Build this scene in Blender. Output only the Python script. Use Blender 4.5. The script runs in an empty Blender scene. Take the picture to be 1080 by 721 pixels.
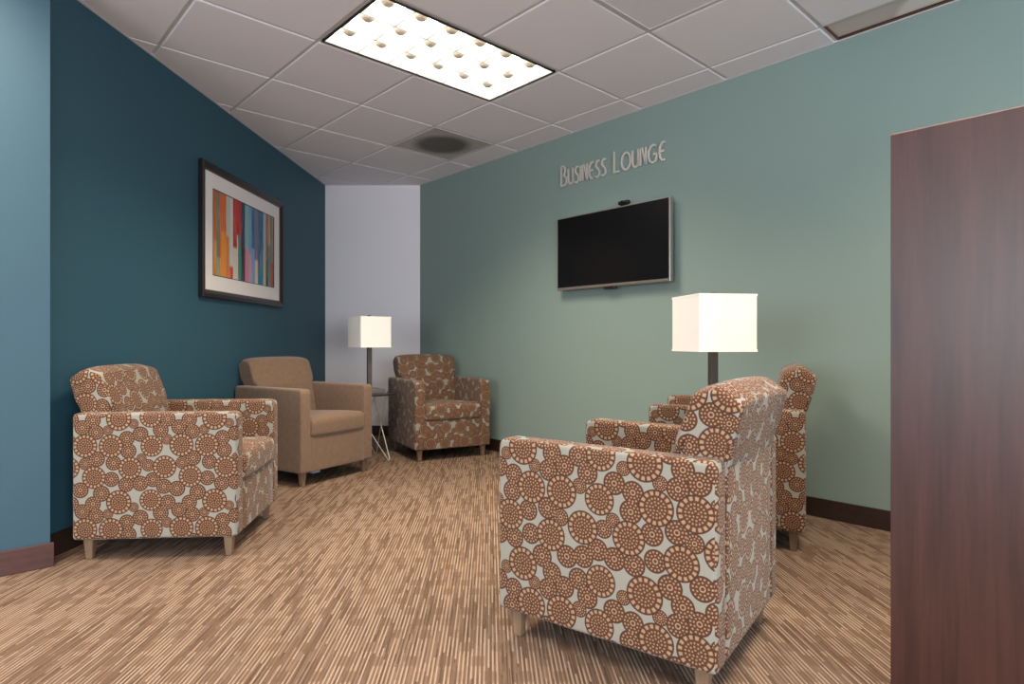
import bpy, bmesh, math, random
from mathutils import Vector, Matrix
random.seed(7)
S = bpy.context.scene
COL = S.collection
PI = math.pi

# ------------------------------------------------------------------ camera
F, CXP, CYP, HC = 643.2, 517.56, 360.9, 0.943      # focal length and principal point in px of a 1080x721 frame
cam = bpy.data.cameras.new('camera')
cam.sensor_width = 36.0
cam.lens = F / 1080 * 36
cam.shift_x = (540 - CXP) / 1080
cam.shift_y = (CYP - 360.5) / 1080
cam.clip_start = 0.02
co = bpy.data.objects.new('camera', cam)
co.location = (0, 0, HC)
co.rotation_euler = (PI / 2, 0, 0)
COL.objects.link(co)
S.camera = co

# ------------------------------------------------------------------ look
S.view_settings.view_transform = 'Standard'
S.view_settings.look = 'None'
S.view_settings.gamma = 1
S.view_settings.exposure = 0.2
S.view_settings.use_curve_mapping = False

# ------------------------------------------------------------------ world: cool daylight entering from the open side behind
w = bpy.data.worlds.new('world')
S.world = w
w.use_nodes = True
w.node_tree.nodes['Background'].inputs[0].default_value = (0.60, 0.79, 1.0, 1)
w.node_tree.nodes['Background'].inputs[1].default_value = 1.75

# ------------------------------------------------------------------ room frame
HT = 2.532                                           # ceiling height
GA = 0.7323                                          # ceiling grid angle
U = Vector((math.cos(GA), math.sin(GA), 0))
V = Vector((-math.sin(GA), math.cos(GA), 0))
G0 = Vector((-0.9136, 3.2214, 0))
T = 0.61
YB = 6.171
XL, XR = -1.675, -0.715
RW = Vector((math.sin(0.715), -math.cos(0.715), 0))  # along the right wall, towards the camera
RN = Vector((-math.cos(0.715), -math.sin(0.715), 0)) # its normal, into the room
RO = Vector((XR, YB, 0))
LW = Vector((-0.0732, -0.9973, 0))                   # along the left wall, towards the camera
LN = Vector((0.9973, -0.0732, 0))
LO = Vector((XL, YB, 0))


def area(name, loc, target, sx, sy, power, color, spread=180):
    l = bpy.data.lights.new(name, 'AREA')
    l.shape = 'RECTANGLE'
    l.size, l.size_y = sx, sy
    l.energy = power
    l.color = color
    l.spread = math.radians(spread)
    o = bpy.data.objects.new(name, l)
    o.location = loc
    d = Vector(target) - Vector(loc)
    o.rotation_euler = d.to_track_quat('-Z', 'Y').to_euler()
    COL.objects.link(o)
    return o


# unseen daylight from behind, added as cool fill and aimed up at the ceiling
area('daylight_fill', (2.2, -2.6, 1.3), (-0.2, 3.5, 2.6), 1.8, 1.3, 120, (0.84, 0.92, 1.0))
area('daylight_fill', (-2.6, -1.6, 1.3), (1.5, 3.6, 2.5), 1.4, 1.2, 60, (0.92, 0.96, 1.0))


# ------------------------------------------------------------------ tags
def thing(name, label, cat, loc=(0, 0, 0), rz=0, group=None):
    o = bpy.data.objects.new(name, None)
    o.empty_display_size = 0.1
    COL.objects.link(o)
    o.location = loc
    o.rotation_euler = (0, 0, rz)
    o['label'] = label
    o['category'] = cat
    if group:
        o['group'] = group
    return o


def tag(o, label, cat, group=None):
    o['label'] = label
    o['category'] = cat
    if group:
        o['group'] = group
    return o


def dup(root, loc, rz, label, group=None):
    r = root.copy()
    COL.objects.link(r)
    r.location = loc
    r.rotation_euler = (0, 0, rz)
    r['label'] = label
    if group:
        r['group'] = group
    for ch in list(root.children):
        c = ch.copy()
        COL.objects.link(c)
        c.parent = r
        for g in list(ch.children):
            d = g.copy()
            COL.objects.link(d)
            d.parent = c
    return r


# ------------------------------------------------------------------ node helpers
def lin(c):
    return tuple((x / 255 / 12.92) if x / 255 <= 0.04045 else ((x / 255 + 0.055) / 1.055) ** 2.4 for x in c) + (1,)


class N:
    def __init__(s, name):
        s.m = bpy.data.materials.new(name)
        s.m.use_nodes = True
        s.t = s.m.node_tree
        s.b = s.t.nodes['Principled BSDF']

    def n(s, typ, **kw):
        x = s.t.nodes.new(typ)
        for k, v in kw.items():
            setattr(x, k, v)
        return x

    def put(s, sock, v):
        if isinstance(v, bpy.types.NodeSocket):
            s.t.links.new(v, sock)
        elif v is not None:
            sock.default_value = v

    def math(s, op, a, b=None, c=None, clamp=False):
        x = s.n('ShaderNodeMath', operation=op)
        x.use_clamp = clamp
        s.put(x.inputs[0], a)
        s.put(x.inputs[1], b)
        s.put(x.inputs[2], c)
        return x.outputs[0]

    def vm(s, op, a, b=None, out=0):
        x = s.n('ShaderNodeVectorMath', operation=op)
        s.put(x.inputs[0], a)
        s.put(x.inputs[1], b)
        return x.outputs[out]

    def mix(s, f, a, b):
        x = s.n('ShaderNodeMix', data_type='RGBA')
        s.put(x.inputs[0], f)
        s.put(x.inputs[6], a)
        s.put(x.inputs[7], b)
        return x.outputs[2]

    def coord(s, which='Object'):
        return s.n('ShaderNodeTexCoord').outputs[which]

    def mapping(s, vec, loc=(0, 0, 0), rot=(0, 0, 0), scale=(1, 1, 1)):
        x = s.n('ShaderNodeMapping')
        s.put(x.inputs[0], vec)
        x.inputs[1].default_value = loc
        x.inputs[2].default_value = rot
        x.inputs[3].default_value = scale
        return x.outputs[0]

    def noise(s, vec, scale=5, detail=2, rough=0.5, out='Fac', dim='3D'):
        x = s.n('ShaderNodeTexNoise', noise_dimensions=dim)
        s.put(x.inputs['Vector'], vec)
        x.inputs['Scale'].default_value = scale
        x.inputs['Detail'].default_value = detail
        x.inputs['Roughness'].default_value = rough
        return x.outputs[out]

    def sep(s, vec):
        x = s.n('ShaderNodeSeparateXYZ')
        s.put(x.inputs[0], vec)
        return x.outputs

    def comb(s, x=0.0, y=0.0, z=0.0):
        c = s.n('ShaderNodeCombineXYZ')
        s.put(c.inputs[0], x)
        s.put(c.inputs[1], y)
        s.put(c.inputs[2], z)
        return c.outputs[0]

    def step(s, v, a, b):
        x = s.n('ShaderNodeMapRange')
        s.put(x.inputs[0], v)
        s.put(x.inputs[1], a)
        s.put(x.inputs[2], b)
        return x.outputs[0]

    def bump(s, h, strength=0.3, dist=0.002):
        x = s.n('ShaderNodeBump')
        s.put(x.inputs['Height'], h)
        x.inputs['Strength'].default_value = strength
        x.inputs['Distance'].default_value = dist
        s.t.links.new(x.outputs[0], s.b.inputs['Normal'])

    def base(s, c, rough=0.6, metal=0.0, spec=0.5):
        s.put(s.b.inputs['Base Color'], c)
        s.put(s.b.inputs['Roughness'], rough)
        s.b.inputs['Metallic'].default_value = metal
        s.b.inputs['Specular IOR Level'].default_value = spec
        return s.m


def paint(name, rgb, rough=0.55):
    k = N(name)
    c = k.coord()
    n = k.noise(c, 1.3, 3)
    col = k.mix(k.math('MULTIPLY', n, 0.10), lin(rgb), lin(tuple(int(x * .85) for x in rgb)))
    k.bump(k.noise(c, 260, 2), 0.12, 0.001)
    return k.base(col, rough, spec=0.35)


M = {}
M['teal'] = paint('dark_teal_paint', (46, 82, 96))
M['sage'] = paint('teal_paint_lit_sage', (134, 151, 142))  # same teal paint as the left wall, warm light's sage tone put into colour
M['white_wall'] = paint('lavender_white_paint', (236, 227, 227))
M['partition'] = paint('mid_teal_paint', (60, 88, 102))


def m_wood(name, dark, light, stretch=(14, 14, 1.2), rough=0.35, scale=1.0):
    k = N(name)
    c = k.mapping(k.coord(), scale=stretch)
    warp = k.noise(c, 0.55 * scale, 3, out='Color')
    c2 = k.vm('ADD', c, k.vm('MULTIPLY', warp, (2.2, 2.2, 0.4)))
    g = k.noise(c2, 2.2 * scale, 6, 0.62)
    fine = k.noise(k.mapping(k.coord(), scale=(stretch[0] * 14, stretch[1] * 14, stretch[2] * 4)), 1.0, 2)
    f = k.math('ADD', k.math('MULTIPLY', g, 0.8), k.math('MULTIPLY', fine, 0.25))
    col = k.mix(k.step(f, 0.32, 0.72), lin(dark), lin(light))
    k.bump(fine, 0.08, 0.0005)
    return k.base(col, rough, spec=0.5)


M['cherry'] = m_wood('cherry_wood_laminate', (52, 28, 22), (78, 46, 38), (9, 9, 0.8), 0.36)
M['edge'] = m_wood('top_highlight_wood', (150, 100, 84), (182, 132, 112), (9, 9, 0.8), 0.4)  # paler wood: highlight along the panel's top edge, put into the colour
M['baseboard'] = m_wood('dark_baseboard_wood', (38, 24, 20), (58, 38, 30), (2, 2, 14), 0.42)
M['baseboard_red'] = m_wood('reddish_baseboard_wood', (66, 40, 36), (88, 56, 50), (2, 2, 14), 0.42)
M['leg'] = m_wood('pale_leg_wood', (110, 86, 66), (142, 114, 88), (30, 30, 4), 0.45)


def m_carpet():
    k = N('striped_carpet')
    c = k.coord()
    x, y, z = k.sep(c)[:3]

    def rnd(px, py, slip):
        ix = k.math('FLOOR', k.math('DIVIDE', x, px))
        iy = k.math('FLOOR', k.math('ADD', k.math('DIVIDE', y, py), k.math('MULTIPLY', ix, slip)))
        wn = k.n('ShaderNodeTexWhiteNoise', noise_dimensions='2D')
        k.put(wn.inputs[0], k.comb(ix, iy))
        return wn.outputs[0]
    PXS = 0.0124
    ph = k.math('FRACT', k.math('DIVIDE', x, PXS))
    stripe = k.step(k.math('ABSOLUTE', k.math('SUBTRACT', ph, 0.5)), 0.30, 0.10)
    on = k.step(rnd(PXS, 0.17, 0.41), 0.10, 0.55)
    light = k.math('MULTIPLY', stripe, on)
    # short plain blocks in staggered rows
    row = k.math('FLOOR', k.math('DIVIDE', y, 0.084))
    bxx = k.math('ADD', k.math('DIVIDE', x, 0.0992), k.math('MULTIPLY', row, 0.375))
    bx = k.math('FRACT', bxx)
    by = k.math('FRACT', k.math('DIVIDE', y, 0.084))
    wn3 = k.n('ShaderNodeTexWhiteNoise', noise_dimensions='2D')
    k.put(wn3.inputs[0], k.comb(k.math('FLOOR', bxx), row))
    blk = k.math('MULTIPLY', k.step(k.math('ABSOLUTE', k.math('SUBTRACT', bx, 0.5)), 0.22, 0.16),
                 k.step(k.math('ABSOLUTE', k.math('SUBTRACT', by, 0.5)), 0.40, 0.28))
    blk = k.math('MULTIPLY', blk, k.step(wn3.outputs[0], 0.05, 0.5))
    base = k.mix(rnd(0.0031, 0.12, 0.37), lin((76, 59, 48)), lin((126, 102, 86)))
    col = k.mix(k.math('MULTIPLY', light, 0.9), base, lin((178, 153, 133)))
    col = k.mix(k.math('MULTIPLY', blk, 0.6), col, lin((104, 80, 64)))
    fz = k.noise(k.mapping(k.coord(), scale=(1, 0.3, 1)), 520, 2)
    col = k.mix(k.math('MULTIPLY', k.step(fz, 0.35, 0.75), 0.4), col, lin((108, 80, 60)))
    k.bump(k.math('ADD', k.math('MULTIPLY', light, 0.6), fz), 0.5, 0.003)
    return k.base(col, 0.95, spec=0.1)


M['carpet'] = m_carpet()


TX, TY = 0.40, 0.36                                  # repeat of the print


def pack():
    """medallions of two sizes packed on the repeat, touching but not overlapping"""
    rg = random.Random(9)
    out = []

    def room(x, y):
        d = 1.0
        for (a, b, r) in out:
            dx, dy = abs(x - a), abs(y - b)
            dx, dy = min(dx, TX - dx), min(dy, TY - dy)
            d = min(d, math.hypot(dx, dy) - r)
        return d
    for n_ in range(4000):
        if len(out) >= 8:
            break
        x, y = rg.random() * TX, rg.random() * TY
        if room(x, y) > 0.047 + 0.012:
            out.append((x, y, 0.042 + rg.random() * 0.007))
    big = len(out)
    for lo_, hi_ in ((0.0265, 0.031), (0.0215, 0.027), (0.017, 0.022)):
        while len(out) < 48:                         # always take the snuggest of many places
            best = None
            for n_ in range(500):
                x, y = rg.random() * TX, rg.random() * TY
                d = room(x, y)
                if d > lo_ and (best is None or d < best[2]):
                    best = (x, y, d)
            if best is None:
                break
            out.append((best[0], best[1], min(best[2] + 0.001, hi_)))
    out = [(x, y, r * (1.10 if i < big else 1.20)) for i, (x, y, r) in enumerate(out)]
    return out[:big], out[big:]


def m_medallion():
    k = N('medallion_print_upholstery')
    uv = k.n('ShaderNodeUVMap')
    uv.uv_map = 'UVMap'
    p = uv.outputs[0]
    ground = lin((148, 143, 130))
    brown = lin((88, 50, 31))
    dark = lin((70, 40, 25))
    dotc = lin((164, 134, 106))

    def nearest(circles):
        bv = bl = None
        for (a, b, r) in circles:
            q = k.vm('SUBTRACT', p, (a, b, 0))
            wv = k.n('ShaderNodeVectorMath', operation='WRAP')
            k.put(wv.inputs[0], q)
            wv.inputs[1].default_value = (TX / 2, TY / 2, 1)
            wv.inputs[2].default_value = (-TX / 2, -TY / 2, -1)
            q = k.vm('MULTIPLY', wv.outputs[0], (1 / r, 1 / r, 0))
            L = k.vm('LENGTH', q, None, 'Value')
            if bv is None:
                bv, bl = q, L
                continue
            f = k.math('LESS_THAN', L, bl)
            mx = k.n('ShaderNodeMix', data_type='VECTOR')
            k.put(mx.inputs[0], f)
            k.put(mx.inputs[4], bv)
            k.put(mx.inputs[5], q)
            bv = mx.outputs[1]
            bl = k.math('MINIMUM', bl, L)
        return bv, bl

    def medal(circles, n1, big):
        v, r = nearest(circles)
        o = k.sep(v)
        a = k.math('ARCTAN2', o[1], o[0])
        mask = k.step(r, 1.0, 0.96)

        def ring(r0, r1, n, duty):
            band = k.math('MULTIPLY', k.step(r, r0 - .03, r0 + .03), k.step(r, r1 + .03, r1 - .03))
            s = k.step(k.math('SINE', k.math('MULTIPLY', a, n)), -0.3 - duty, 0.3 - duty)
            return k.math('MULTIPLY', band, s)
        if big:
            dots = ring(0.68, 0.88, n1, 0.25)
            dots = k.math('MAXIMUM', dots, ring(0.46, 0.55, n1 + 2, 0.0))
            dots = k.math('MAXIMUM', dots, ring(0.28, 0.36, 10, 0.0))
            dots = k.math('MAXIMUM', dots, ring(0.12, 0.19, 5, 0.0))
        else:
            dots = ring(0.66, 0.80, n1, -0.05)
            dots = k.math('MAXIMUM', dots, ring(0.40, 0.52, 9, -0.05))
            dots = k.math('MAXIMUM', dots, k.math('MULTIPLY', k.step(r, 0.12, 0.16), k.step(r, 0.27, 0.22)))
        body = k.mix(k.step(r, 0.88, 0.93), brown, dark)
        return mask, k.mix(dots, body, dotc)
    bigs, smalls = pack()
    print('PACK', len(bigs), len(smalls))
    m1, c1_ = medal(smalls, 15, False)
    m2, c2_ = medal(bigs, 16, True)
    col = k.mix(m1, ground, c1_)
    col = k.mix(m2, col, c2_)
    weave = k.noise(k.vm('MULTIPLY', p, (900, 900, 1)), 1, 1, dim='2D')
    col = k.mix(k.math('MULTIPLY', weave, 0.14), col, lin((70, 46, 34)))
    k.bump(weave, 0.12, 0.0008)
    m = k.base(col, 0.8, spec=0.2)
    k.b.inputs['Sheen Weight'].default_value = 0.12
    return m


M['medallion'] = m_medallion()


def m_plain_fabric():
    k = N('brown_chenille_upholstery')
    c = k.coord()
    n = k.noise(k.mapping(c, scale=(1, 1, 0.35)), 90, 4, 0.7)
    n2 = k.noise(c, 500, 2)
    col = k.mix(k.step(k.math('ADD', k.math('MULTIPLY', n, .6), k.math('MULTIPLY', n2, .4)), 0.3, 0.7),
                lin((104, 80, 62)), lin((138, 110, 88)))
    k.bump(n2, 0.3, 0.001)
    m = k.base(col, 0.85, spec=0.2)
    k.b.inputs['Sheen Weight'].default_value = 0.25
    return m


M['chenille'] = m_plain_fabric()


def simple(name, rgb, rough=0.5, metal=0.0, spec=0.5, grain=0.0, scale=120):
    k = N(name)
    n = k.noise(k.coord(), scale, 3)
    col = k.mix(k.math('MULTIPLY', n, 0.12 + grain), lin(rgb), lin(tuple(int(v * 0.8) for v in rgb)))
    return k.base(col, rough, metal, spec)


M['tile'] = None


def m_tile():
    k = N('mineral_ceiling_tile')
    c = k.coord()
    n = k.noise(c, 130, 4, 0.7)
    sp = k.step(n, 0.62, 0.72)
    col = k.mix(k.math('MULTIPLY', sp, 0.20), lin((236, 230, 232)), lin((186, 180, 180)))
    k.bump(n, 0.25, 0.002)
    return k.base(col, 0.9, spec=0.15)


M['tile'] = m_tile()
M['tbar'] = simple('white_metal_grid', (214, 210, 210), 0.5, 0, 0.4)
M['void'] = simple('dark_plenum', (28, 26, 25), 0.9)
M['black_edge'] = simple('black_reveal', (14, 12, 12), 0.5)
M['bronze'] = simple('dark_bronze_metal', (104, 92, 82), 0.4, 0.35)
M['stone'] = simple('grey_stone', (112, 106, 100), 0.5, 0, 0.5, 0.2, 40)
M['chrome'] = simple('polished_chrome', (215, 215, 218), 0.16, 1.0)
M['wire_white'] = simple('pale_satin_metal', (214, 208, 200), 0.35, 0.35)
M['frame_black'] = simple('black_brown_frame_wood', (34, 24, 22), 0.32)
M['frame_bead'] = simple('brown_frame_lip', (84, 60, 48), 0.35)
M['mat'] = simple('off_white_mat_board', (232, 222, 218), 0.85, 0, 0.2)
M['silver'] = simple('silver_plastic', (176, 166, 158), 0.3, 0.75)
M['plastic'] = simple('black_plastic', (18, 18, 19), 0.42)
M['screen'] = simple('black_screen_glass', (9, 9, 10), 0.26, 0, 0.5)
M['letter'] = simple('brushed_silver_letter', (226, 216, 206), 0.34, 0.35)
M['adapter'] = simple('white_plastic', (225, 225, 225), 0.5)
M['reflector'] = simple('white_enamel_reflector', (240, 238, 232), 0.35)
M['dimple'] = simple('grey_spot_dome', (236, 228, 216), 0.6)


def m_shade():
    k = N('cream_linen_shade')
    c = k.coord()
    a = k.noise(k.mapping(c, scale=(1, 1, 12)), 60, 2)
    b = k.noise(k.mapping(c, scale=(12, 12, 1)), 60, 2)
    n = k.math('MULTIPLY', a, b)
    col = k.mix(k.math('MULTIPLY', n, 0.25), lin((250, 243, 232)), lin((222, 206, 188)))
    m = k.base(col, 0.85, spec=0.15)
    k.bump(n, 0.15, 0.0006)
    k.b.inputs['Transmission Weight'].default_value = 0.0
    k.b.inputs['Subsurface Weight'].default_value = 0.1
    k.b.inputs['Subsurface Radius'].default_value = (0.01, 0.01, 0.01)
    return m


M['shade'] = m_shade()


def m_glass_top():
    k = N('smoked_glass')
    k.base(lin((92, 96, 98)), 0.06)
    k.b.inputs['Transmission Weight'].default_value = 0.75
    k.b.inputs['IOR'].default_value = 1.5
    k.noise(k.coord(), 3)
    return k.m


M['glass'] = m_glass_top()


def m_emit(name, rgb, s):
    k = N(name)
    n = k.noise(k.coord(), 6, 1)
    c = k.mix(k.math('MULTIPLY', n, 0.04), lin(rgb), lin((255, 240, 215)))
    k.put(k.b.inputs['Emission Color'], c)
    k.b.inputs['Emission Strength'].default_value = s
    return k.base(lin(rgb), 0.5)


M['lamp_panel'] = m_emit('glowing_diffuser', (255, 248, 236), 3.2)


def m_vent():
    k = N('perforated_grey_metal')
    c = k.coord()
    x, y, z = k.sep(c)[:3]
    r = k.math('SQRT', k.math('ADD', k.math('MULTIPLY', x, x), k.math('MULTIPLY', y, y)))
    # perforation pattern, with the round duct mouth behind it reading dark through the holes
    fx = k.math('SUBTRACT', k.math('FRACT', k.math('DIVIDE', x, 0.008)), 0.5)
    fy = k.math('SUBTRACT', k.math('FRACT', k.math('DIVIDE', y, 0.008)), 0.5)
    d = k.math('SQRT', k.math('ADD', k.math('MULTIPLY', fx, fx), k.math('MULTIPLY', fy, fy)))
    hole = k.step(d, 0.40, 0.34)
    duct = k.step(k.math('ADD', r, k.math('MULTIPLY', k.noise(c, 7, 2), 0.03)), 0.275, 0.185)
    holec = k.mix(duct, lin((168, 162, 156)), lin((48, 46, 44)))
    face = k.mix(duct, lin((200, 194, 188)), lin((122, 116, 110)))
    col = k.mix(hole, face, holec)
    return k.base(col, 0.6)


M['vent'] = m_vent()


def m_stain():
    k = N('water_stained_tile')
    c = k.coord()
    x, y, z = k.sep(c)[:3]
    n = k.noise(c, 7, 3)
    d = k.math('SQRT', k.math('ADD', k.math('POWER', k.math('SUBTRACT', x, -0.02), 2), k.math('POWER', k.math('SUBTRACT', y, -0.26), 2)))
    arc = k.step(k.math('ADD', d, k.math('MULTIPLY', n, 0.02)), 0.30, 0.33)
    col = k.mix(arc, lin((236, 228, 220)), lin((204, 194, 184)))
    return k.base(col, 0.9)


M['stain'] = m_stain()
M['brown_edge'] = simple('browned_tile_edge', (104, 66, 46), 0.8)


# ------------------------------------------------------------------ mesh helpers
def obj(name, bm, m, parent=None, smooth=False, loc=None, rz=None, bevel=None, angle=35):
    me = bpy.data.meshes.new(name)
    bmesh.ops.recalc_face_normals(bm, faces=bm.faces)
    bm.to_mesh(me)
    bm.free()
    if m:
        me.materials.append(m)
    o = bpy.data.objects.new(name, me)
    COL.objects.link(o)
    if parent:
        o.parent = parent
    if loc is not None:
        o.location = loc
    if rz is not None:
        o.rotation_euler = (0, 0, rz)
    if smooth:
        for p in me.polygons:
            p.use_smooth = True
        try:
            me.set_sharp_from_angle(angle=math.radians(angle))
        except Exception:
            pass
    if bevel:
        b = o.modifiers.new('bevel', 'BEVEL')
        b.width = bevel
        b.segments = 2
        b.limit_method = 'ANGLE'
    return o


def struct(name, bm, m, **kw):
    o = obj(name, bm, m, **kw)
    o['kind'] = 'structure'
    return o


def box(bm, x0, x1, y0, y1, z0, z1, mat=None):
    vs = [bm.verts.new(v) for v in ((x0, y0, z0), (x1, y0, z0), (x1, y1, z0), (x0, y1, z0),
                                    (x0, y0, z1), (x1, y0, z1), (x1, y1, z1), (x0, y1, z1))]
    if mat is not None:
        for v in vs:
            v.co = mat @ v.co
    for f in ((0, 3, 2, 1), (4, 5, 6, 7), (0, 1, 5, 4), (1, 2, 6, 5), (2, 3, 7, 6), (3, 0, 4, 7)):
        bm.faces.new([vs[i] for i in f])
    return vs


def prism(bm, pts, z0, z1):
    a = [bm.verts.new((p[0], p[1], z0)) for p in pts]
    b = [bm.verts.new((p[0], p[1], z1)) for p in pts]
    bm.faces.new(a[::-1])
    bm.faces.new(b)
    n = len(pts)
    for i in range(n):
        bm.faces.new((a[i], a[(i + 1) % n], b[(i + 1) % n], b[i]))


def tube(bm, pts, r, seg=10, taper=None, caps=True):
    pts = [Vector(p) for p in pts]
    rings = []
    for i, p in enumerate(pts):
        d = (pts[min(i + 1, len(pts) - 1)] - pts[max(i - 1, 0)]).normalized()
        a = d.orthogonal().normalized() if i == 0 else (rings_a - d * rings_a.dot(d)).normalized()
        rings_a = a
        b = d.cross(a)
        rr = r if taper is None else taper[i]
        rings.append([bm.verts.new(p + (a * math.cos(2 * PI * k / seg) + b * math.sin(2 * PI * k / seg)) * rr) for k in range(seg)])
    for i in range(len(rings) - 1):
        for k in range(seg):
            bm.faces.new((rings[i][k], rings[i][(k + 1) % seg], rings[i + 1][(k + 1) % seg], rings[i + 1][k]))
    if caps:
        bm.faces.new(rings[0][::-1])
        bm.faces.new(rings[-1])


def lathe(bm, prof, seg=48, center=(0, 0)):
    rings = []
    for r, z in prof:
        rings.append([bm.verts.new((center[0] + r * math.cos(2 * PI * k / seg), center[1] + r * math.sin(2 * PI * k / seg), z)) for k in range(seg)])
    for i in range(len(rings) - 1):
        for k in range(seg):
            bm.faces.new((rings[i][k], rings[i][(k + 1) % seg], rings[i + 1][(k + 1) % seg], rings[i + 1][k]))
    bm.faces.new(rings[0][::-1])
    bm.faces.new(rings[-1])


def round_poly(pts, radii, seg=6):
    """closed polygon with rounded corners; pts 2D, counter-clockwise"""
    out = []
    n = len(pts)
    for i in range(n):
        p = Vector(pts[i])
        a = Vector(pts[i - 1])
        b = Vector(pts[(i + 1) % n])
        r = radii[i]
        if r <= 0:
            out.append(p)
            continue
        da, db = (a - p).normalized(), (b - p).normalized()
        ang = da.angle(db)
        t = min(r / math.tan(ang / 2), 0.48 * (a - p).length, 0.48 * (b - p).length)
        p0, p1 = p + da * t, p + db * t
        for k in range(seg + 1):
            q = k / seg
            out.append((1 - q) ** 2 * p0 + 2 * q * (1 - q) * p + q * q * p1)
    # subdivide long straight pieces so crowns can bend them
    res = []
    for i in range(len(out)):
        a, b = out[i], out[(i + 1) % len(out)]
        res.append(a)
        m = int((b - a).length / 0.05)
        for k in range(1, m + 1):
            res.append(a.lerp(b, k / (m + 1)))
    return res


def cushion(prof, hw, er, crown=None, nx=9, es=5):
    """extrude a (y,z) profile along x from -hw to hw with rounded end edges of radius er; crown(x/hw, y, z)->offset"""
    n = len(prof)
    nor = []
    for i in range(n):
        d = (prof[(i + 1) % n] - prof[i - 1]).normalized()
        nor.append(Vector((d.y, -d.x)))              # outward for ccw
    secs = []
    for k in range(es + 1):
        t = k / es * PI / 2
        secs.append((-hw + er - er * math.cos(t), er * (1 - math.sin(t))))
    xs = [-hw + er + (2 * hw - 2 * er) * k / (nx + 1) for k in range(1, nx + 1)]
    secs += [(x, 0) for x in xs]
    for k in range(es, -1, -1):
        t = k / es * PI / 2
        secs.append((hw - er + er * math.cos(t), er * (1 - math.sin(t))))
    bm = bmesh.new()
    rings = []
    for x, ins in secs:
        ring = []
        for p, nn in zip(prof, nor):
            q = p - nn * ins
            v = Vector((x, q.x, q.y))
            if crown:
                v += Vector(crown(x / hw, q.x, q.y))
            ring.append(bm.verts.new(v))
        rings.append(ring)
    for i in range(len(rings) - 1):
        for k in range(n):
            bm.faces.new((rings[i][k], rings[i][(k + 1) % n], rings[i + 1][(k + 1) % n], rings[i + 1][k]))
    for ring, flip in ((rings[0], True), (rings[-1], False)):
        cc = sum((v.co for v in ring), Vector()) / n
        inner = [bm.verts.new(cc + (v.co - cc) * 0.93) for v in ring]
        for k in range(n):
            bm.faces.new((ring[k], ring[(k + 1) % n], inner[(k + 1) % n], inner[k]))
        bm.faces.new(inner[::-1] if flip else inner)
    bmesh.ops.recalc_face_normals(bm, faces=bm.faces)
    return bm


def box_uv(bm, off=(0, 0)):
    uvl = bm.loops.layers.uv.new('UVMap')
    bm.normal_update()
    for f in bm.faces:
        n = f.normal
        a = (abs(n.x), abs(n.y), abs(n.z))
        for l in f.loops:
            c = l.vert.co
            if a[0] >= a[1] and a[0] >= a[2]:
                uv = (c.y + (3.0 if n.x > 0 else 7.0), c.z)
            elif a[1] >= a[2]:
                uv = (c.x + (11.0 if n.y > 0 else 15.0), c.z)
            else:
                uv = (c.x + 19.0, c.y)
            l[uvl].uv = (uv[0] + off[0], uv[1] + off[1])


# ------------------------------------------------------------------ structure
def P(o, d, t):
    return (o.x + d.x * t, o.y + d.y * t)


# floor
bm = bmesh.new()
prism(bm, [(-4.6, -3.2), (6.8, -3.2), (6.8, 6.6), (-4.6, 6.6)], -0.08, 0)
struct('floor', bm, M['carpet'])

# walls, each a thick slab standing outside the room line
def wall_slab(o, d, nrm, t0, t1, th=0.12, z0=0, z1=HT + 0.12):
    a, b = o + d * t0, o + d * t1
    bm = bmesh.new()
    prism(bm, [a.xy, b.xy, (b - nrm * th).xy, (a - nrm * th).xy], z0, z1)
    return bm


LEN_L = (Vector((-1.936, 2.658, 0)) - LO).length
struct('wall_left', wall_slab(LO, LW, LN, -0.1, LEN_L + 0.02), M['teal'])
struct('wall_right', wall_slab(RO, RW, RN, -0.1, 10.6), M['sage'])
bm = bmesh.new()
prism(bm, [(XL - 0.02, YB), (XR + 0.02, YB), (XR + 0.02, YB + 0.12), (XL - 0.02, YB + 0.12)], 0, HT + 0.12)
struct('wall_back', bm, M['white_wall'])
PA = Vector((-1.856, 2.569, 0))
bm = bmesh.new()
B_ = PA - U * 2.6
prism(bm, [PA.xy, B_.xy, (B_ + V * 0.12).xy, (PA + V * 0.12).xy], 0, HT + 0.12)
struct('wall_front_left', bm, M['partition'])

# baseboards
def baseboard(name, o, d, nrm, t0, t1, m):
    a, b = o + d * t0, o + d * t1
    h, th = 0.102, 0.013
    bm = bmesh.new()
    prism(bm, [a.xy, b.xy, (b + nrm * th).xy, (a + nrm * th).xy], 0, h)
    struct(name, bm, m, bevel=0.003)


baseboard('baseboard_left', LO, LW, LN, 0, LEN_L, M['baseboard'])
baseboard('baseboard_right', RO, RW, RN, 0, 10.5, M['baseboard'])
baseboard('baseboard_back', Vector((XL + 0.013, YB, 0)), Vector((1, 0, 0)), Vector((0, -1, 0)), 0, XR - XL - 0.02, M['baseboard'])
baseboard('baseboard_front_left', PA + U * 0.013, -U, -V, 0, 2.5, M['baseboard_red'])

# ceiling: tiles hanging a little below the recessed grid bars
SPECIAL = {(0, -1): 'light', (1, -1): 'light', (2, 1): 'vent', (1, -3): 'vent', (3, -4): 'stain'}
LIGHTS = [(0, -1), (0, -5), (-4, -1), (-4, -5)]
for (a, b) in LIGHTS:
    SPECIAL[(a, b)] = 'light'
    SPECIAL[(a + 1, b)] = 'light'


def gp(u, v, z=0.0):
    p = G0 + U * (u * T) + V * (v * T)
    return Vector((p.x, p.y, z))


def clip_room(bm, e=0.004):
    for (pt, nn) in ((RO, RN), (LO, LN), (Vector((0, YB, 0)), Vector((0, -1, 0)))):
        if nn is LN:
            continue
        geom = bm.verts[:] + bm.edges[:] + bm.faces[:]
        bmesh.ops.bisect_plane(bm, geom=geom, plane_co=pt + nn * e, plane_no=nn, clear_inner=True)


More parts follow.
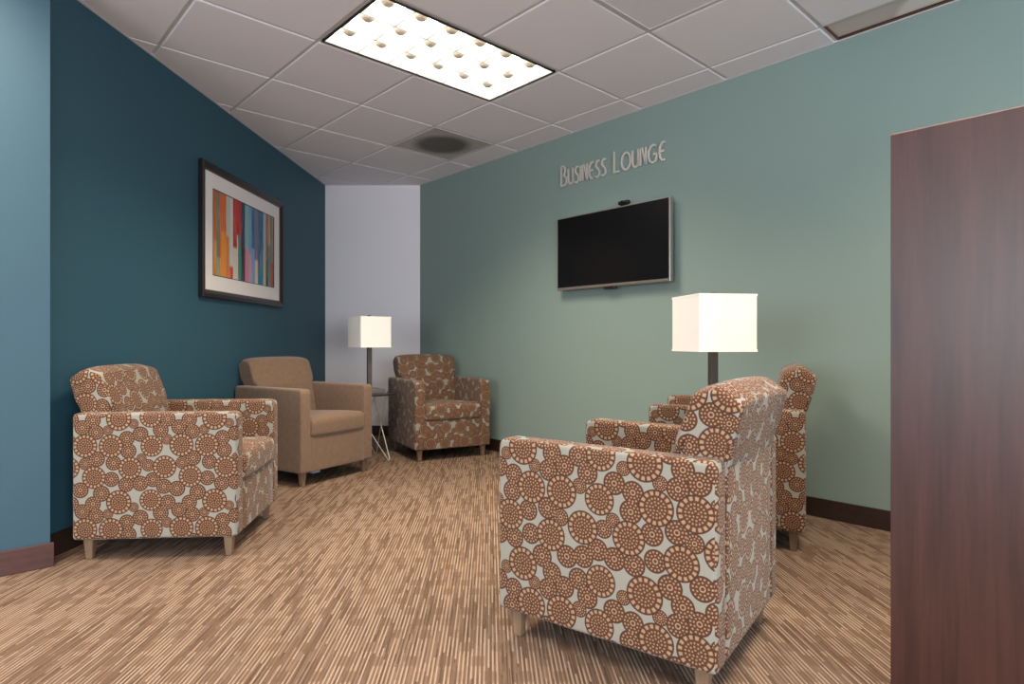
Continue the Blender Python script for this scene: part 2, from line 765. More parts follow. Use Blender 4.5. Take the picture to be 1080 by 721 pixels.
def ceiling_tiles():
    bm = bmesh.new()
    g = 0.0095                                       # half width of the visible bar
    ch = 0.005
    for i in range(-9, 11):
        for j in range(-10, 7):
            if (i, j) in SPECIAL:
                continue
            p = [gp(i, j), gp(i + 1, j), gp(i + 1, j + 1), gp(i, j + 1)]
            c = sum(p, Vector()) / 4
            if c.y < -3.4 or c.y > 7.2 or c.x < -4.9 or c.x > 6.6:
                continue
            if (c - RO).dot(RN) < -0.5 or ((c - LO).dot(LN) < -0.5 and c.y > 2.9) or (c - PA).dot(V) > 0.5 and c.x < -2.4 and c.y > 1:
                continue
            lo, up, top = [], [], []
            for k, q in enumerate(p):
                du = 1 if k in (0, 3) else -1
                dv = 1 if k in (0, 1) else -1
                d = U * du + V * dv
                up.append(bm.verts.new((q + d * g) + Vector((0, 0, HT + 0.009))))
                top.append(bm.verts.new((q + d * g) + Vector((0, 0, HT + 0.003))))
                lo.append(bm.verts.new((q + d * (g + ch)) + Vector((0, 0, HT))))
            bm.faces.new(lo)
            for k in range(4):
                k2 = (k + 1) % 4
                bm.faces.new((lo[k], top[k], top[k2], lo[k2]))
                bm.faces.new((top[k], up[k], up[k2], top[k2]))
    clip_room(bm)
    # keep the tiles out of the space behind the left wall
    geom = bm.verts[:] + bm.edges[:] + bm.faces[:]
    fs = [f for f in bm.faces if f.calc_center_median().y > 2.66]
    vs = list({v for f in fs for v in f.verts})
    es = list({e for f in fs for e in f.edges})
    bmesh.ops.bisect_plane(bm, geom=vs + es + fs, plane_co=LO + LN * 0.004, plane_no=LN, clear_inner=True)
    return bm


struct('ceiling', ceiling_tiles(), M['tile'])
bm = bmesh.new()                                     # bars, a flat T flange behind the tiles
for i in range(-9, 12):
    a, b = gp(i, -11), gp(i, 7)
    for j in range(-11, 7):
        if (i, j) in SPECIAL and SPECIAL[(i, j)] == 'light' and (i - 1, j) in SPECIAL and SPECIAL[(i - 1, j)] == 'light':
            continue                                 # a fixture spans this bar
        p, q = gp(i, j), gp(i, j + 1)
        prism(bm, [(p - U * 0.012).xy, (p + U * 0.012).xy, (q + U * 0.012).xy, (q - U * 0.012).xy], HT + 0.006, HT + 0.009)
for j in range(-11, 8):
    a, b = gp(-10, j), gp(12, j)
    prism(bm, [(a - V * 0.012).xy, (a + V * 0.012).xy, (b + V * 0.012).xy, (b - V * 0.012).xy], HT + 0.0065, HT + 0.0095)
clip_room(bm)
geom = bm.verts[:] + bm.edges[:] + bm.faces[:]
struct('trim_1', bm, M['tbar'])
bm = bmesh.new()
prism(bm, [(-4.6, -3.2), (6.8, -3.2), (6.8, 6.9), (-4.6, 6.9)], HT + 0.14, HT + 0.2)
struct('ceiling_deck', bm, M['void'])
# slim wall angle where tiles meet the walls
bm = bmesh.new()
for (o, d, nn, L) in ((RO, RW, RN, 10.5), (LO, LW, LN, LEN_L), (Vector((XL, YB, 0)), Vector((1, 0, 0)), Vector((0, -1, 0)), XR - XL)):
    a, b = o, o + d * L
    prism(bm, [a.xy, b.xy, (b + nn * 0.012).xy, (a + nn * 0.012).xy], HT - 0.002, HT + 0.009)
struct('trim_2', bm, M['tbar'])


# ------------------------------------------------------------------ ceiling light
def ceiling_light(label, group=None):
    t = thing('ceiling_light', label, 'ceiling light', (0, 0, 0), 0, group)
    # local: x along u 0..2T, y along v 0..T, z 0 = tile face
    w_, h_ = 2 * T, T
    e = 0.014
    bm = bmesh.new()
    for (x0, x1, y0, y1) in ((e, w_ - e, e, e + .010), (e, w_ - e, h_ - e - .010, h_ - e), (e, e + .010, e, h_ - e), (w_ - e - .010, w_ - e, e, h_ - e)):
        box(bm, x0, x1, y0, y1, -0.003, 0.003)
    obj('frame', bm, M['black_edge'], t)
    e2 = e + .010
    bm = bmesh.new()                                 # housing
    vs = [(e2, e2), (w_ - e2, e2), (w_ - e2, h_ - e2), (e2, h_ - e2)]
    a = [bm.verts.new((x, y, 0.003)) for x, y in vs]
    b = [bm.verts.new((x, y, 0.075)) for x, y in vs]
    for k in range(4):
        bm.faces.new((a[k], a[(k + 1) % 4], b[(k + 1) % 4], b[k]))
    obj('housing', bm, M['reflector'], t)
    bm = bmesh.new()
    v = [bm.verts.new((x, y, 0.06)) for x, y in vs]
    bm.faces.new(v)
    obj('diffuser', bm, M['lamp_panel'], t)
    # louver blades, thicker at the foot
    bm = bmesh.new()
    for k in range(1, 6):
        x = e2 + (w_ - 2 * e2) * k / 6
        prof = [(-.0025, 0.0), (.0025, 0.0), (.009, 0.045), (-.009, 0.045)]
        p0 = [bm.verts.new((x + q[0], e2, q[1])) for q in prof]
        p1 = [bm.verts.new((x + q[0], h_ - e2, q[1])) for q in prof]
        bm.faces.new(p0)
        bm.faces.new(p1[::-1])
        for i in range(4):
            bm.faces.new((p0[i], p0[(i + 1) % 4], p1[(i + 1) % 4], p1[i]))
    for k in range(1, 3):
        y = e2 + (h_ - 2 * e2) * k / 3
        prof = [(-.0025, 0.001), (.0025, 0.001), (.009, 0.046), (-.009, 0.046)]
        p0 = [bm.verts.new((e2, y + q[0], q[1])) for q in prof]
        p1 = [bm.verts.new((w_ - e2, y + q[0], q[1])) for q in prof]
        bm.faces.new(p0)
        bm.faces.new(p1[::-1])
        for i in range(4):
            bm.faces.new((p0[i], p0[(i + 1) % 4], p1[(i + 1) % 4], p1[i]))
    obj('louver', bm, M['reflector'], t)
    for i in range(6):
        for j in range(3):
            bm = bmesh.new()
            cx = e2 + (w_ - 2 * e2) * (i + .5) / 6
            cy = e2 + (h_ - 2 * e2) * (j + .5) / 3
            lathe(bm, [(0.004, 0.028), (0.020, 0.032), (0.034, 0.043), (0.040, 0.060)], 20, (cx, cy))  # dome added to stand in for the grey reflected spot in each cell
            obj('cell_dome', bm, M['dimple'], t, smooth=True)
    return t


def place_light(t, ij):
    p = gp(ij[0], ij[1], HT)
    t.location = p
    t.rotation_euler = (0, 0, GA)
    c = gp(ij[0] + 1, ij[1] + .5, HT - 0.012)
    l = bpy.data.lights.new('troffer_light', 'AREA')
    l.shape = 'RECTANGLE'
    l.size, l.size_y = 1.14, 0.54
    l.energy = 36 if ij == LIGHTS[0] else 30
    l.color = (1.0, 0.88, 0.69)
    l.spread = math.radians(128)
    o = bpy.data.objects.new('troffer_light', l)
    o.location = c
    o.rotation_euler = (0, 0, GA)
    COL.objects.link(o)
    return o


cl = ceiling_light('lit recessed ceiling light with eighteen louver cells above the lounge')
place_light(cl, LIGHTS[0])
for ij in LIGHTS[1:]:
    c2 = dup(cl, (0, 0, 0), 0, 'recessed louvered ceiling light out of view behind the viewer', 'ceiling lights behind the viewer')
    place_light(c2, ij)


# ------------------------------------------------------------------ vents and stained tile
def vent(ij, label, m, ring=True):
    t = thing('ceiling_vent', label, 'ceiling vent', gp(ij[0] + .5, ij[1] + .5, HT), GA)
    a = T / 2 - 0.011
    bm = bmesh.new()
    box(bm, -a, a, -a, a, 0.001, 0.01)
    obj('panel', bm, m, t)
    bm = bmesh.new()
    for (x0, x1, y0, y1) in ((-a, a, -a, -a + .014), (-a, a, a - .014, a), (-a, -a + .014, -a + .014, a - .014), (a - .014, a, -a + .014, a - .014)):
        box(bm, x0, x1, y0, y1, -0.003, 0.001)
    obj('frame', bm, M['vent_frame'], t)
    return t


M['vent_frame'] = simple('grey_vent_frame', (196, 190, 186), 0.55)
M['vent_plain'] = simple('plain_return_panel', (224, 219, 219), 0.6)
vent((2, 1), 'grey ceiling vent with round dark duct patch beyond the lit fixture', M['vent'])
vent((1, -3), 'plain pale grey ceiling panel at the top edge right of the lit fixture', M['vent_plain'])

t = thing('ceiling_tile', 'brown-edged stained ceiling tile against the right wall at top right', 'ceiling tile', gp(3.5, -3.5, HT), GA)
R_inv = Matrix.Rotation(-GA, 4, 'Z') @ Matrix.Translation(-gp(3.5, -3.5, 0))


def clip_local(bm):
    pt = R_inv @ (RO + RN * 0.016)
    nn = (Matrix.Rotation(-GA, 3, 'Z') @ RN)
    bmesh.ops.bisect_plane(bm, geom=bm.verts[:] + bm.edges[:] + bm.faces[:], plane_co=pt, plane_no=nn, clear_inner=True)
    ed = [e for e in bm.edges if e.is_boundary]
    if ed:
        bmesh.ops.contextual_create(bm, geom=ed)


a = T / 2 - 0.010
bm = bmesh.new()
box(bm, -a, a, -a, a, 0.012, 0.022)
clip_local(bm)
obj('panel', bm, M['stain'], t)
bm = bmesh.new()
box(bm, -a, a, a - .008, a, 0.002, 0.0119)
clip_local(bm)
b2 = bmesh.new()                                     # browned margin along the wall
box(b2, -a, a, -a, a - .008, 0.002, 0.0118)
clip_local(b2)
pt = R_inv @ (RO + RN * 0.030)
bmesh.ops.bisect_plane(b2, geom=b2.verts[:] + b2.edges[:] + b2.faces[:], plane_co=pt, plane_no=(Matrix.Rotation(-GA, 3, 'Z') @ RN), clear_outer=True)
me_ = bpy.data.meshes.new('tmp')
b2.to_mesh(me_)
b2.free()
bm.from_mesh(me_)
bpy.data.meshes.remove(me_)
obj('edge', bm, M['brown_edge'], t)


# ------------------------------------------------------------------ armchairs
CW, CD, ZA, ZB = 0.66, 0.69, 0.638, 0.092
AT = 0.082


def armchair(label, m, kind_uv=(0, 0), group=None):
    """local: origin at floor under the middle, +y = front"""
    t = thing('armchair', label, 'armchair', (0, 0, 0), 0, group)
    hy = CD / 2
    arm_prof = round_poly([(-hy, ZB), (hy, ZB), (hy, ZA), (-hy, ZA)], [0.018, 0.018, 0.034, 0.024])
    for s in (-1, 1):
        def puff(q, y, z, s=s):
            return (0, 0, 0)
        bm = cushion(arm_prof, AT / 2, 0.015, None, nx=2)
        bmesh.ops.translate(bm, vec=(s * (CW / 2 - AT / 2), 0, 0), verts=bm.verts)
        box_uv(bm, (kind_uv[0] + s * .0, kind_uv[1]))
        obj('arm', bm, m, t, smooth=True, angle=60)
    iw = CW / 2 - AT
    # base with front apron
    prof = round_poly([(-hy + 0.10, ZB), (hy - 0.006, ZB), (hy - 0.006, 0.325), (-hy + 0.10, 0.325)], [0.004, 0.010, 0.010, 0.004])
    bm = cushion(prof, iw + 0.004, 0.003, None, nx=5, es=1)
    box_uv(bm, (kind_uv[0] + .31, kind_uv[1]))
    obj('base', bm, m, t, smooth=True, angle=60)
    # seat cushion
    prof = round_poly([(-hy + 0.15, 0.318), (hy + 0.006, 0.318), (hy + 0.012, 0.45), (-hy + 0.15, 0.42)], [0.024, 0.03, 0.05, 0.024], 8)

    def crown(q, y, z):
        k = (1 - q * q)
        if z > 0.38:
            return (0, 0.004 * k, 0.022 * k * min(1, max(0, (hy + .02 - y) / 0.12)))
        return (0, 0.004 * k, 0)
    bm = cushion(prof, iw - 0.002, 0.022, crown, nx=9)
    box_uv(bm, (kind_uv[0] + .13, kind_uv[1] + .2))
    obj('seat_cushion', bm, m, t, smooth=True, angle=60)
    # reclined back, standing on the rear and overhanging it at the top
    prof = round_poly([(-hy, ZB), (-hy + 0.10, ZB), (-hy + 0.20, 0.40), (-hy + 0.148, ZA), (-hy + 0.084, 0.803), (-hy + 0.012, 0.826), (-hy - 0.050, 0.780), (-hy - 0.002, 0.60)],
                      [0.018, 0.018, 0.02, 0.05, 0.03, 0.05, 0.018, 0.08], 8)

    def crown_b(q, y, z):
        k = (1 - q * q)
        up = max(0, (z - 0.62) / 0.2)
        fr = 1 if y > -hy + 0.03 and z > 0.35 else 0
        return (q * 0.024 * min(1, max(0, (z - ZA - 0.004) / 0.03)), 0.012 * k * fr * (1 - 0.5 * up), 0.016 * (1 - q ** 4) * up)
    bm = cushion(prof, iw - 0.001, 0.015, crown_b, nx=11)
    box_uv(bm, (kind_uv[0] + .07, kind_uv[1] + .05))
    obj('backrest', bm, m, t, smooth=True, angle=60)
    # welt along the rear edge of the back
    for sx in (-1, 1):
        for sy in (-1, 1):
            bm = bmesh.new()
            cx, cy = sx * (CW / 2 - 0.050), sy * (hy - 0.050)
            a0, a1 = 0.021, 0.0135
            lo = [bm.verts.new((cx + x * a1, cy + y * a1, 0.0)) for x, y in ((-1, -1), (1, -1), (1, 1), (-1, 1))]
            hi = [bm.verts.new((cx + x * a0, cy + y * a0, ZB + 0.006)) for x, y in ((-1, -1), (1, -1), (1, 1), (-1, 1))]
            bm.faces.new(lo[::-1])
            bm.faces.new(hi)
            for k in range(4):
                bm.faces.new((lo[k], lo[(k + 1) % 4], hi[(k + 1) % 4], hi[k]))
            o = obj('leg', bm, M['leg'], t, bevel=0.004)
    return t


def face(th):                                        # world facing angle -> object z rotation (+y is front)
    return th - PI / 2


GRP = 'medallion print armchairs'
c1 = armchair('medallion print armchair nearest the viewer, seen from behind its back, beside the wood panel', M['medallion'], group=GRP)
c1.location = (0.497, 2.016, 0)
c1.rotation_euler = (0, 0, face(2.494))
dup(c1, (-1.478, 2.969, 0), face(0.078), 'medallion print armchair at far left, below the framed abstract picture', GRP)
dup(c1, (-0.455, 5.225, 0), face(-1.088), 'medallion print armchair in the far corner, between small glass table and right wall', GRP)
dup(c1, (1.225, 3.150, 0), face(2.708), 'medallion print armchair behind the nearest one, backed up to the right wall', GRP)
br = armchair('plain brown upholstered armchair between the left medallion armchair and the small glass table', M['chenille'])
br.location = (-1.335, 4.385, 0)
br.rotation_euler = (0, 0, face(-0.56))


# ------------------------------------------------------------------ side tables and lamps
def side_table(label, loc, rz):
    t = thing('side_table', label, 'side table', loc, rz)
    R, zt = 0.225, 0.535
    bm = bmesh.new()
    lathe(bm, [(R - .003, zt - 0.008), (R, zt - 0.006), (R, zt - 0.002), (R - .003, zt)], 56)
    obj('table_top', bm, M['glass'], t, smooth=True)
    bm = bmesh.new()
    seg = 56
    ring = [(math.cos(2 * PI * k / seg) * (R - 0.012), math.sin(2 * PI * k / seg) * (R - 0.012), zt - 0.013) for k in range(seg + 1)]
    tube(bm, ring, 0.0045, 8, caps=False)
    obj('rim', bm, M['bronze'], t, smooth=True)
    for k in range(3):                               # hairpin legs crossing under the top
        a = 2 * PI * k / 3
        foot = Vector((math.cos(a) * 0.20, math.sin(a) * 0.20, 0.005))
        bm = bmesh.new()
        pa = Vector((math.cos(a + 2.2) * 0.19, math.sin(a + 2.2) * 0.19, zt - 0.013))
        pb = Vector((math.cos(a - 2.2) * 0.19, math.sin(a - 2.2) * 0.19, zt - 0.013))
        side = Vector((-math.sin(a), math.cos(a), 0)) * 0.012
        pts = [pa, foot + side + Vector((0, 0, 0.012)), foot + side * .5, foot - side * .5, foot - side + Vector((0, 0, 0.012)), pb]
        tube(bm, pts, 0.0042, 8)
        obj('leg', bm, M['wire_white'], t, smooth=True)
    return t


def lamp(label, loc, rz):
    t = thing('table_lamp', label, 'lamp', loc, rz)
    z0 = 0.0
    bm = bmesh.new()
    box(bm, -0.095, 0.095, -0.095, 0.095, 0.0, 0.034)
    obj('lamp_base', bm, M['stone'], t, bevel=0.003)
    bm = bmesh.new()
    box(bm, -0.0165, 0.0165, -0.0165, 0.0165, 0.030, 0.52)
    obj('pole', bm, M['bronze'], t, bevel=0.002)
    s, b0, b1 = 0.131, 0.368, 0.614
    th = 0.003
    bm = bmesh.new()
    n = 5
    outer = round_poly([(-s, -s), (s, -s), (s, s), (-s, s)], [0.006] * 4, 3)
    inner = [p * ((s - th) / s) for p in outer]
    m_ = len(outer)
    vo0 = [bm.verts.new((p.x, p.y, b0)) for p in outer]
    vo1 = [bm.verts.new((p.x, p.y, b1)) for p in outer]
    vi0 = [bm.verts.new((p.x, p.y, b0)) for p in inner]
    vi1 = [bm.verts.new((p.x, p.y, b1)) for p in inner]
    for k in range(m_):
        q = (k + 1) % m_
        bm.faces.new((vo0[k], vo0[q], vo1[q], vo1[k]))
        bm.faces.new((vi0[k], vi1[k], vi1[q], vi0[q]))
        bm.faces.new((vo0[k], vi0[k], vi0[q], vo0[q]))
        bm.faces.new((vo1[k], vo1[q], vi1[q], vi1[k]))
    sh = obj('lamp_shade', bm, M['shade'], t, smooth=True)
    # hem tapes
    for zz in (b0, b1 - 0.010):
        bm = bmesh.new()
        o2 = s + 0.0008
        for (x0, x1, y0, y1) in ((-o2, o2, -o2, -s), (-o2, o2, s, o2), (-o2, -s, -s, s), (s, o2, -s, s)):
            box(bm, x0, x1, y0, y1, zz, zz + 0.010)
        bmesh.ops.remove_doubles(bm, verts=bm.verts, dist=0.0001)
        obj('hem', bm, M['shade'], sh)
    bm = bmesh.new()                                 # spider holding the shade
    zz = b1 - 0.012
    for a in (PI / 4, 3 * PI / 4):
        d = Vector((math.cos(a), math.sin(a), 0)) * s * 1.38
        tube(bm, [Vector((0, 0, zz)) - d, Vector((0, 0, zz)) + d], 0.002, 6)
    obj('harp', bm, M['bronze'], t)
    bm = bmesh.new()
    lathe(bm, [(0.004, 0.52), (0.004, b1 + 0.002), (0.016, b1 + 0.004), (0.016, b1 + 0.012), (0.009, b1 + 0.016)], 16)
    obj('finial', bm, M['bronze'], t, smooth=True)
    bm = bmesh.new()
    lathe(bm, [(0.012, 0.40), (0.013, 0.44), (0.018, 0.46), (0.030, 0.50), (0.031, 0.52), (0.022, 0.545), (0.006, 0.555)], 20)
    obj('bulb', bm, M['reflector'], t, smooth=True)
    return t


side_table('small round glass side table on pale wire legs beside the plain brown armchair', (-0.985, 4.97, 0), math.radians(-32))
side_table('round glass side table under the right lamp, behind the nearest armchair', (0.963, 2.645, 0), math.radians(20))
lamp('far table lamp with square cream shade in front of the pale end wall', (-0.985, 4.95, 0.535), math.radians(-54.3 + 90))
lamp('near table lamp with square cream shade before the right wall, left of the wood panel', (0.984, 2.70, 0.535), math.radians(-82 + 90))


# ------------------------------------------------------------------ on the walls
def wall_frame(o, d, nrm):
    """matrix: x = rightwards along the wall as seen from inside, y = up, z = out of the wall"""
    return Matrix(((d.x, 0, nrm.x, o.x), (d.y, 0, nrm.y, o.y), (0, 1, 0, 0), (0, 0, 0, 1)))


def wall_thing(name, label, cat, o, d, nrm, s, z):
    e = thing(name, label, cat)
    e.matrix_world = wall_frame(Vector((o.x + d.x * s, o.y + d.y * s, 0)), d, nrm)
    e.location = (o.x + d.x * s, o.y + d.y * s, z)
    return e


# framed picture on the left wall: as seen from inside, right is away from the camera
def left_s(Y):
    return (YB - Y) / 0.9973


y0p, y1p = 3.845, 5.083
pw = (left_s(y0p) - left_s(y1p))
pc = (left_s(y0p) + left_s(y1p)) / 2
ph = 0.872
zc = 1.232 + ph / 2
pic = wall_thing('framed_picture', 'large framed abstract picture of vertical colour stripes on the dark teal wall', 'picture', LO, -LW, LN, -pc, zc)
bm = bmesh.new()
fw, ft = 0.052, 0.034
hw, hh = pw / 2, ph / 2


def frame_ring(bm, hw, hh, prof):
    """prof: list of (inset, z); mitred ring"""
    rings = []
    for ins, z in prof:
        x, y = hw - ins, hh - ins
        rings.append([bm.verts.new(v) for v in ((-x, -y, z), (x, -y, z), (x, y, z), (-x, y, z))])
    n = len(rings)
    for i in range(n):
        a, b = rings[i], rings[(i + 1) % n]
        for k in range(4):
            bm.faces.new((a[k], a[(k + 1) % 4], b[(k + 1) % 4], b[k]))


frame_ring(bm, hw, hh, [(0, 0.002), (0, ft - .004), (.004, ft), (.028, ft - .002), (.044, ft - .012), (.044, 0.002)])
obj('frame', bm, M['frame_black'], pic, bevel=None)
bm = bmesh.new()
frame_ring(bm, hw - .044, hh - .044, [(0, 0.01), (0, ft - .012), (.008, ft - .015), (.008, 0.01)])
obj('inner_lip', bm, M['frame_bead'], pic)
bm = bmesh.new()
frame_ring(bm, hw - .050, hh - .050, [(0, 0.008), (0, 0.014), (.100, 0.014), (.104, 0.010), (.104, 0.008)])
obj('mat_board', bm, M['mat'], pic)


def m_art(w_, h_):
    """own stripes composition: plain vertical colour bands, each changing colour part-way down"""
    k = N('striped_abstract_print')
    c = k.coord()
    x, y, z = k.sep(c)[:3]
    wob = k.math('MULTIPLY', k.math('SUBTRACT', k.noise(k.mapping(c, scale=(3, 5, 1)), 3, 3), 0.5), 0.014)
    xx = k.math('ADD', k.math('ADD', k.math('DIVIDE', x, w_), 0.5), wob)
    yy = k.math('ADD', k.math('DIVIDE', y, h_), 0.5)
    bands = [(0.00, (196, 92, 36), (206, 120, 40)), (0.05, (122, 118, 90), (150, 150, 120)), (0.10, (214, 96, 34), (222, 140, 44)),
             (0.19, (190, 186, 170), (214, 120, 60)), (0.25, (206, 200, 190), (200, 60, 34)), (0.29, (186, 40, 30), (208, 196, 180)), (0.37, (176, 30, 26), (40, 130, 110)),
             (0.42, (30, 58, 84), (44, 40, 52)), (0.48, (128, 170, 176), (206, 120, 140)), (0.54, (112, 156, 172), (190, 150, 170)),
             (0.59, (40, 100, 156), (132, 150, 190)), (0.65, (126, 110, 130), (214, 190, 160)), (0.70, (60, 100, 126), (30, 120, 150)),
             (0.76, (34, 92, 138), (24, 128, 160)), (0.80, (150, 180, 190), (198, 180, 150)), (0.85, (188, 70, 58), (44, 46, 60)), (0.89, (170, 150, 120), (90, 140, 120)),
             (0.93, (96, 130, 100), (196, 80, 66)), (0.965, (190, 110, 92), (176, 80, 70))]
    up = k.n('ShaderNodeValToRGB')
    lo = k.n('ShaderNodeValToRGB')
    for r, idx in ((up, 1), (lo, 2)):
        cr = r.color_ramp
        cr.interpolation = 'CONSTANT'
        cr.elements[0].position = 0
        cr.elements[0].color = lin(bands[0][idx])
        cr.elements[1].position = bands[1][0]
        cr.elements[1].color = lin(bands[1][idx])
        for b in bands[2:]:
            e = cr.elements.new(b[0])
            e.color = lin(b[idx])
        k.put(r.inputs[0], xx)
    cell = k.math('FLOOR', k.math('MULTIPLY', xx, 17))
    wn = k.n('ShaderNodeTexWhiteNoise', noise_dimensions='1D')
    k.put(wn.inputs['W'], cell)
    cut = k.math('MULTIPLY_ADD', wn.outputs[0], 0.45, 0.15)
    f = k.step(k.math('SUBTRACT', yy, cut), -0.02, 0.02)
    col = k.mix(f, lo.outputs[0], up.outputs[0])
    br_ = k.noise(k.mapping(c, scale=(60, 3, 1)), 1.5, 4)
    col = k.mix(k.math('MULTIPLY', k.step(br_, 0.5, 0.75), 0.35), col, lin((226, 214, 200)))
    return k.base(col, 0.6)


aw, ah = hw - .154, hh - .154
bm = bmesh.new()
box(bm, -aw, aw, -ah, ah, 0.006, 0.010)
obj('art_print', bm, m_art(2 * aw, 2 * ah), pic)
bm = bmesh.new()
frame_ring(bm, aw + .004, ah + .004, [(0, 0.0095), (0, 0.0145), (.005, 0.0145), (.005, 0.0095)])
obj('fillet', bm, M['frame_black'], pic)

# helper: where a pixel column of the photo meets the right wall, used only to read off positions
def right_s(px, off=0.0):
    kx = (px - CXP) / F
    o = RO + RN * off
    t_ = (kx * o.y - o.x) / (RW.x - kx * RW.y)
    return t_, o.y + RW.y * t_


# television
TO = 0.075
s0, Y0 = right_s(587.5, TO)
s1, Y1 = right_s(707, TO)
tvz1 = HC + (CYP - 230.5) * Y0 / F
tvz0 = HC + (CYP - 305.5) * Y0 / F
tvz1b = HC + (CYP - 207) * Y1 / F
tvz0b = HC + (CYP - 297.5) * Y1 / F
print('TV', s0, s1, tvz0, tvz1, tvz0b, tvz1b)
tz0, tz1 = (tvz0 + tvz0b) / 2, (tvz1 + tvz1b) / 2
tw, thh = (s1 - s0) / 2, (tz1 - tz0) / 2
tv = wall_thing('television', 'black flat television with silver rim mounted on the right wall', 'television', RO, RW, RN, (s0 + s1) / 2, (tz0 + tz1) / 2)
bm = bmesh.new()
box(bm, -tw, tw, -thh, thh, TO - 0.035, TO)
obj('rim', bm, M['silver'], tv, bevel=0.004)
bm = bmesh.new()
box(bm, -tw + .010, tw - .012, -thh + .020, thh - .009, TO + 0.0002, TO + 0.002)
obj('screen', bm, M['screen'], tv)
bm = bmesh.new()
box(bm, -tw * .8, tw * .8, -thh * .8, thh * .7, TO - 0.05, TO - 0.035)
obj('back_cover', bm, M['plastic'], tv, bevel=0.01)
bm = bmesh.new()
box(bm, -0.22, 0.22, -0.14, 0.14, 0.001, 0.012)
box(bm, -0.18, -0.14, -0.16, 0.16, 0.012, TO - 0.045)
box(bm, 0.14, 0.18, -0.16, 0.16, 0.012, TO - 0.045)
obj('wall_bracket', bm, M['plastic'], tv)
bm = bmesh.new()
box(bm, -0.05, 0.05, -thh - .018, -thh + .001, TO - 0.025, TO - 0.003)
obj('sensor', bm, M['plastic'], tv, bevel=0.006)
# webcam on top of the television
sc, Yc = right_s(657, TO)
wc = wall_thing('webcam', 'small black webcam sitting on top of the television', 'webcam', RO, RW, RN, sc, tz1)
bm = bmesh.new()
box(bm, -0.045, 0.045, 0.008, 0.036, TO - 0.03, TO + 0.004)
obj('body', bm, M['plastic'], wc, bevel=0.011)
bm = bmesh.new()
box(bm, -0.025, 0.025, 0.0005, 0.010, TO - 0.03, TO - 0.002)
obj('clip', bm, M['plastic'], wc)
bm = bmesh.new()
lathe(bm, [(0.013, TO + 0.003), (0.013, TO + 0.009), (0.009, TO + 0.010), (0.008, TO + 0.006)], 20, (0.0, 0.022))
obj('lens', bm, M['screen'], wc, smooth=True)

# ---- lettering, drawn as flat ribbons
STROKE = {  # letter: (width, list of polylines in unit height)
    'B': (0.50, [[(0, 0), (0, 1)], [(0, 1), (.22, .98), (.34, .86), (.34, .68), (.24, .56), (.10, .52)], [(.10, .52), (.30, .50), (.46, .38), (.48, .22), (.40, .06), (.20, 0), (0, 0)]]),
    'U': (0.56, [[(0, 1), (0, .30), (.08, .08), (.27, 0), (.44, .08), (.52, .30)], [(.52, 1), (.52, 0)]]),
    'S': (0.46, [[(.42, .96), (.24, 1), (.08, .90), (.05, .74), (.16, .60), (.32, .48), (.44, .32), (.40, .10), (.22, 0), (0, .06)]]),
    'I': (0.06, [[(0, 0), (0, 1)]]),
    'N': (0.52, [[(0, 0), (0, 1)], [(0, .95), (.16, 1), (.48, 0)], [(.48, 0), (.48, 1)]]),
    'E': (0.48, [[(.46, 1), (.22, .98), (.06, .80), (0, .50), (.06, .20), (.22, .02), (.46, 0)], [(.02, .50), (.38, .52)]]),
    'L': (0.44, [[(0, 1), (0, 0)], [(0, 0), (.42, 0)]]),
    'O': (0.86, [[(.42 + .42 * math.cos(2 * PI * q / 20), .5 + .5 * math.sin(2 * PI * q / 20)) for q in range(21)]]),
    'G': (0.80, [[(.66, .92), (.46, 1), (.20, .92), (.04, .70), (.02, .40), (.14, .12), (.38, 0), (.62, .06), (.74, .26), (.74, .46)], [(.74, .46), (.44, .46)]]),
}


def letter_bm(ch, h, wdt, sw, depth, x0, zb0):
    wl, lines = STROKE[ch]
    bm = bmesh.new()
    for ln in lines:
        pts = [Vector((x0 + p[0] * wdt, zb0 + p[1] * h)) for p in ln]
        closed = (pts[0] - pts[-1]).length < 1e-6
        L, R_ = [], []
        for i, p in enumerate(pts):
            if closed:
                a = pts[i - 1] if i > 0 else pts[-2]
                b = pts[i + 1] if i < len(pts) - 1 else pts[1]
            else:
                a, b = pts[max(i - 1, 0)], pts[min(i + 1, len(pts) - 1)]
            d = (b - a).normalized()
            nn = Vector((-d.y, d.x)) * sw / 2
            L.append(p + nn)
            R_.append(p - nn)
        v = [[bm.verts.new((q.x, q.y, z)) for q in side] for side in (L, R_) for z in (0.008, 0.008 + depth)]
        n = len(pts)
        for i in range(n - 1):
            bm.faces.new((v[1][i], v[1][i + 1], v[3][i + 1], v[3][i]))
            bm.faces.new((v[0][i], v[2][i], v[2][i + 1], v[0][i + 1]))
            bm.faces.new((v[0][i], v[0][i + 1], v[1][i + 1], v[1][i]))
            bm.faces.new((v[2][i], v[3][i], v[3][i + 1], v[2][i + 1]))
        if not closed:
            for i in (0, n - 1):
                bm.faces.new((v[0][i], v[1][i], v[3][i], v[2][i]))
    return bm


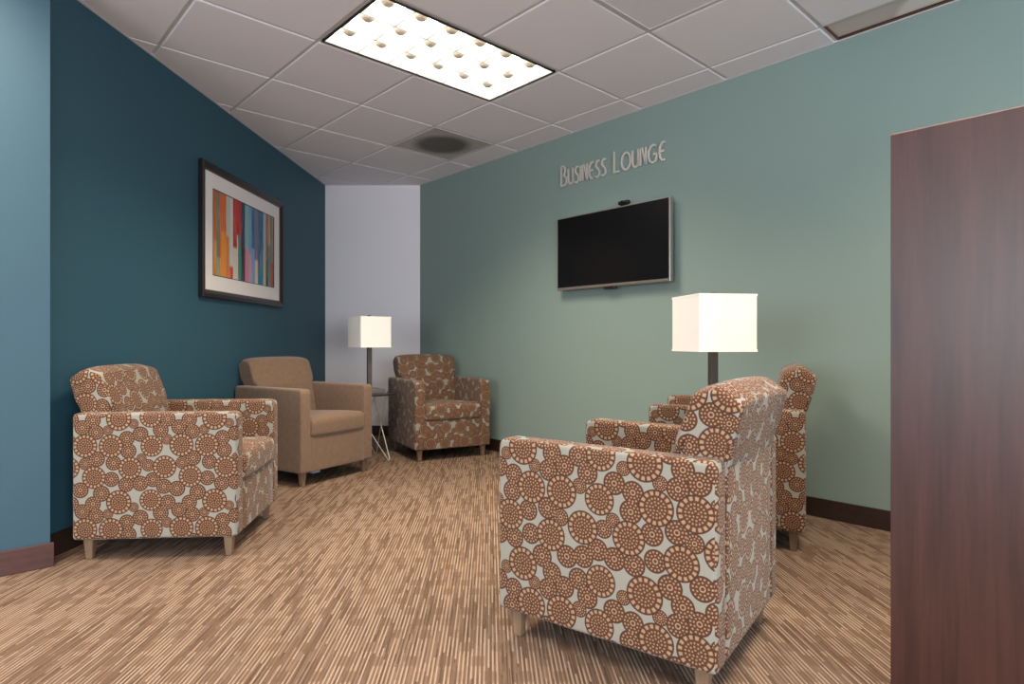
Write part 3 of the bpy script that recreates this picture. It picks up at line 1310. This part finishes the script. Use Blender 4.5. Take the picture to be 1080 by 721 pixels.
sa, Ya = right_s(593.5)
sb, Yb_ = right_s(703)
zb1 = HC + (CYP - 196.5) * Ya / F
zb2 = HC + (CYP - 169.0) * Yb_ / F
print('SIGN', sa, sb, zb1, zb2, 'cap h', (196.5 - 178) * Ya / F)
sign = wall_thing('wall_sign', 'silver raised lettering reading BUSINESS LOUNGE on the wall above the television', 'sign', RO, RW, RN, (sa + sb) / 2, (zb1 + zb2) / 2)
text = 'BUSINESS LOUNGE'
CAP, SM = 0.150, 0.118
gap, space = 0.020, 0.075
widths = []
for i, ch in enumerate(text):
    if ch == ' ':
        widths.append(None)
        continue
    k_ = (0.150 if i in (0, 9) else 0.118)
    widths.append(STROKE[ch][0] * k_)
tot = sum((w_ + gap) if w_ is not None else space for w_ in widths) - gap
scale_x = (sb - sa) / tot
x = -tot / 2
for ch, w_ in zip(text, widths):
    if w_ is None:
        x += space
        continue
    i_cap = (w_ == STROKE[ch][0] * 0.150 and ch in 'BL')
    h = CAP if i_cap else SM
    kx = 0.150 if i_cap else 0.118
    bm = letter_bm(ch, h, kx * scale_x, 0.0135, 0.012, x * scale_x, 0.0)
    obj('letter', bm, M['letter'], sign)
    x += w_ + gap


# ------------------------------------------------------------------ wood panel at the right edge
PY = 1.60
PX = (939.3 - CXP) / F * PY
PTOP = HC + (CYP - 142.0) * PY / F
pd = -V                                              # runs parallel to the right wall towards the viewer's right
wp = thing('wood_panel', 'tall cherry wood partition panel at the right edge, cutting off the right wall', 'partition', (PX, PY, 0), math.atan2(pd.y, pd.x))
bm = bmesh.new()
box(bm, 0.002, 1.6, 0.0, 0.030, 0.012, PTOP - 0.002)
obj('panel', bm, M['cherry'], wp)
bm = bmesh.new()
box(bm, 0.0, 1.6, 0.0, 0.030, PTOP - 0.002, PTOP)
obj('top_edge', bm, M['edge'], wp, bevel=0.0006)
bm = bmesh.new()
box(bm, 0.0, 0.002, 0.0, 0.030, 0.012, PTOP - 0.002)
obj('side_edge', bm, M['cherry'], wp)
bm = bmesh.new()
box(bm, 1.57, 1.6, 0.030, 0.60, 0.012, PTOP - 0.002)
obj('return_panel', bm, M['cherry'], wp)
for xx_ in (0.12, 1.45):
    bm = bmesh.new()
    lathe(bm, [(0.013, 0.0), (0.013, 0.006), (0.006, 0.006), (0.006, 0.014)], 14, (xx_, 0.015))
    obj('foot', bm, M['plastic'], wp)

# small white plug adapter on the floor under the brown armchair
bm = bmesh.new()
box(bm, -0.035, 0.035, -0.02, 0.02, 0.0, 0.03)
ad = obj('power_adapter', bm, M['adapter'], None, loc=(-1.275, 4.42, 0.0), rz=0.9, bevel=0.004)
tag(ad, 'small white power adapter lying on the carpet under the brown armchair', 'adapter')
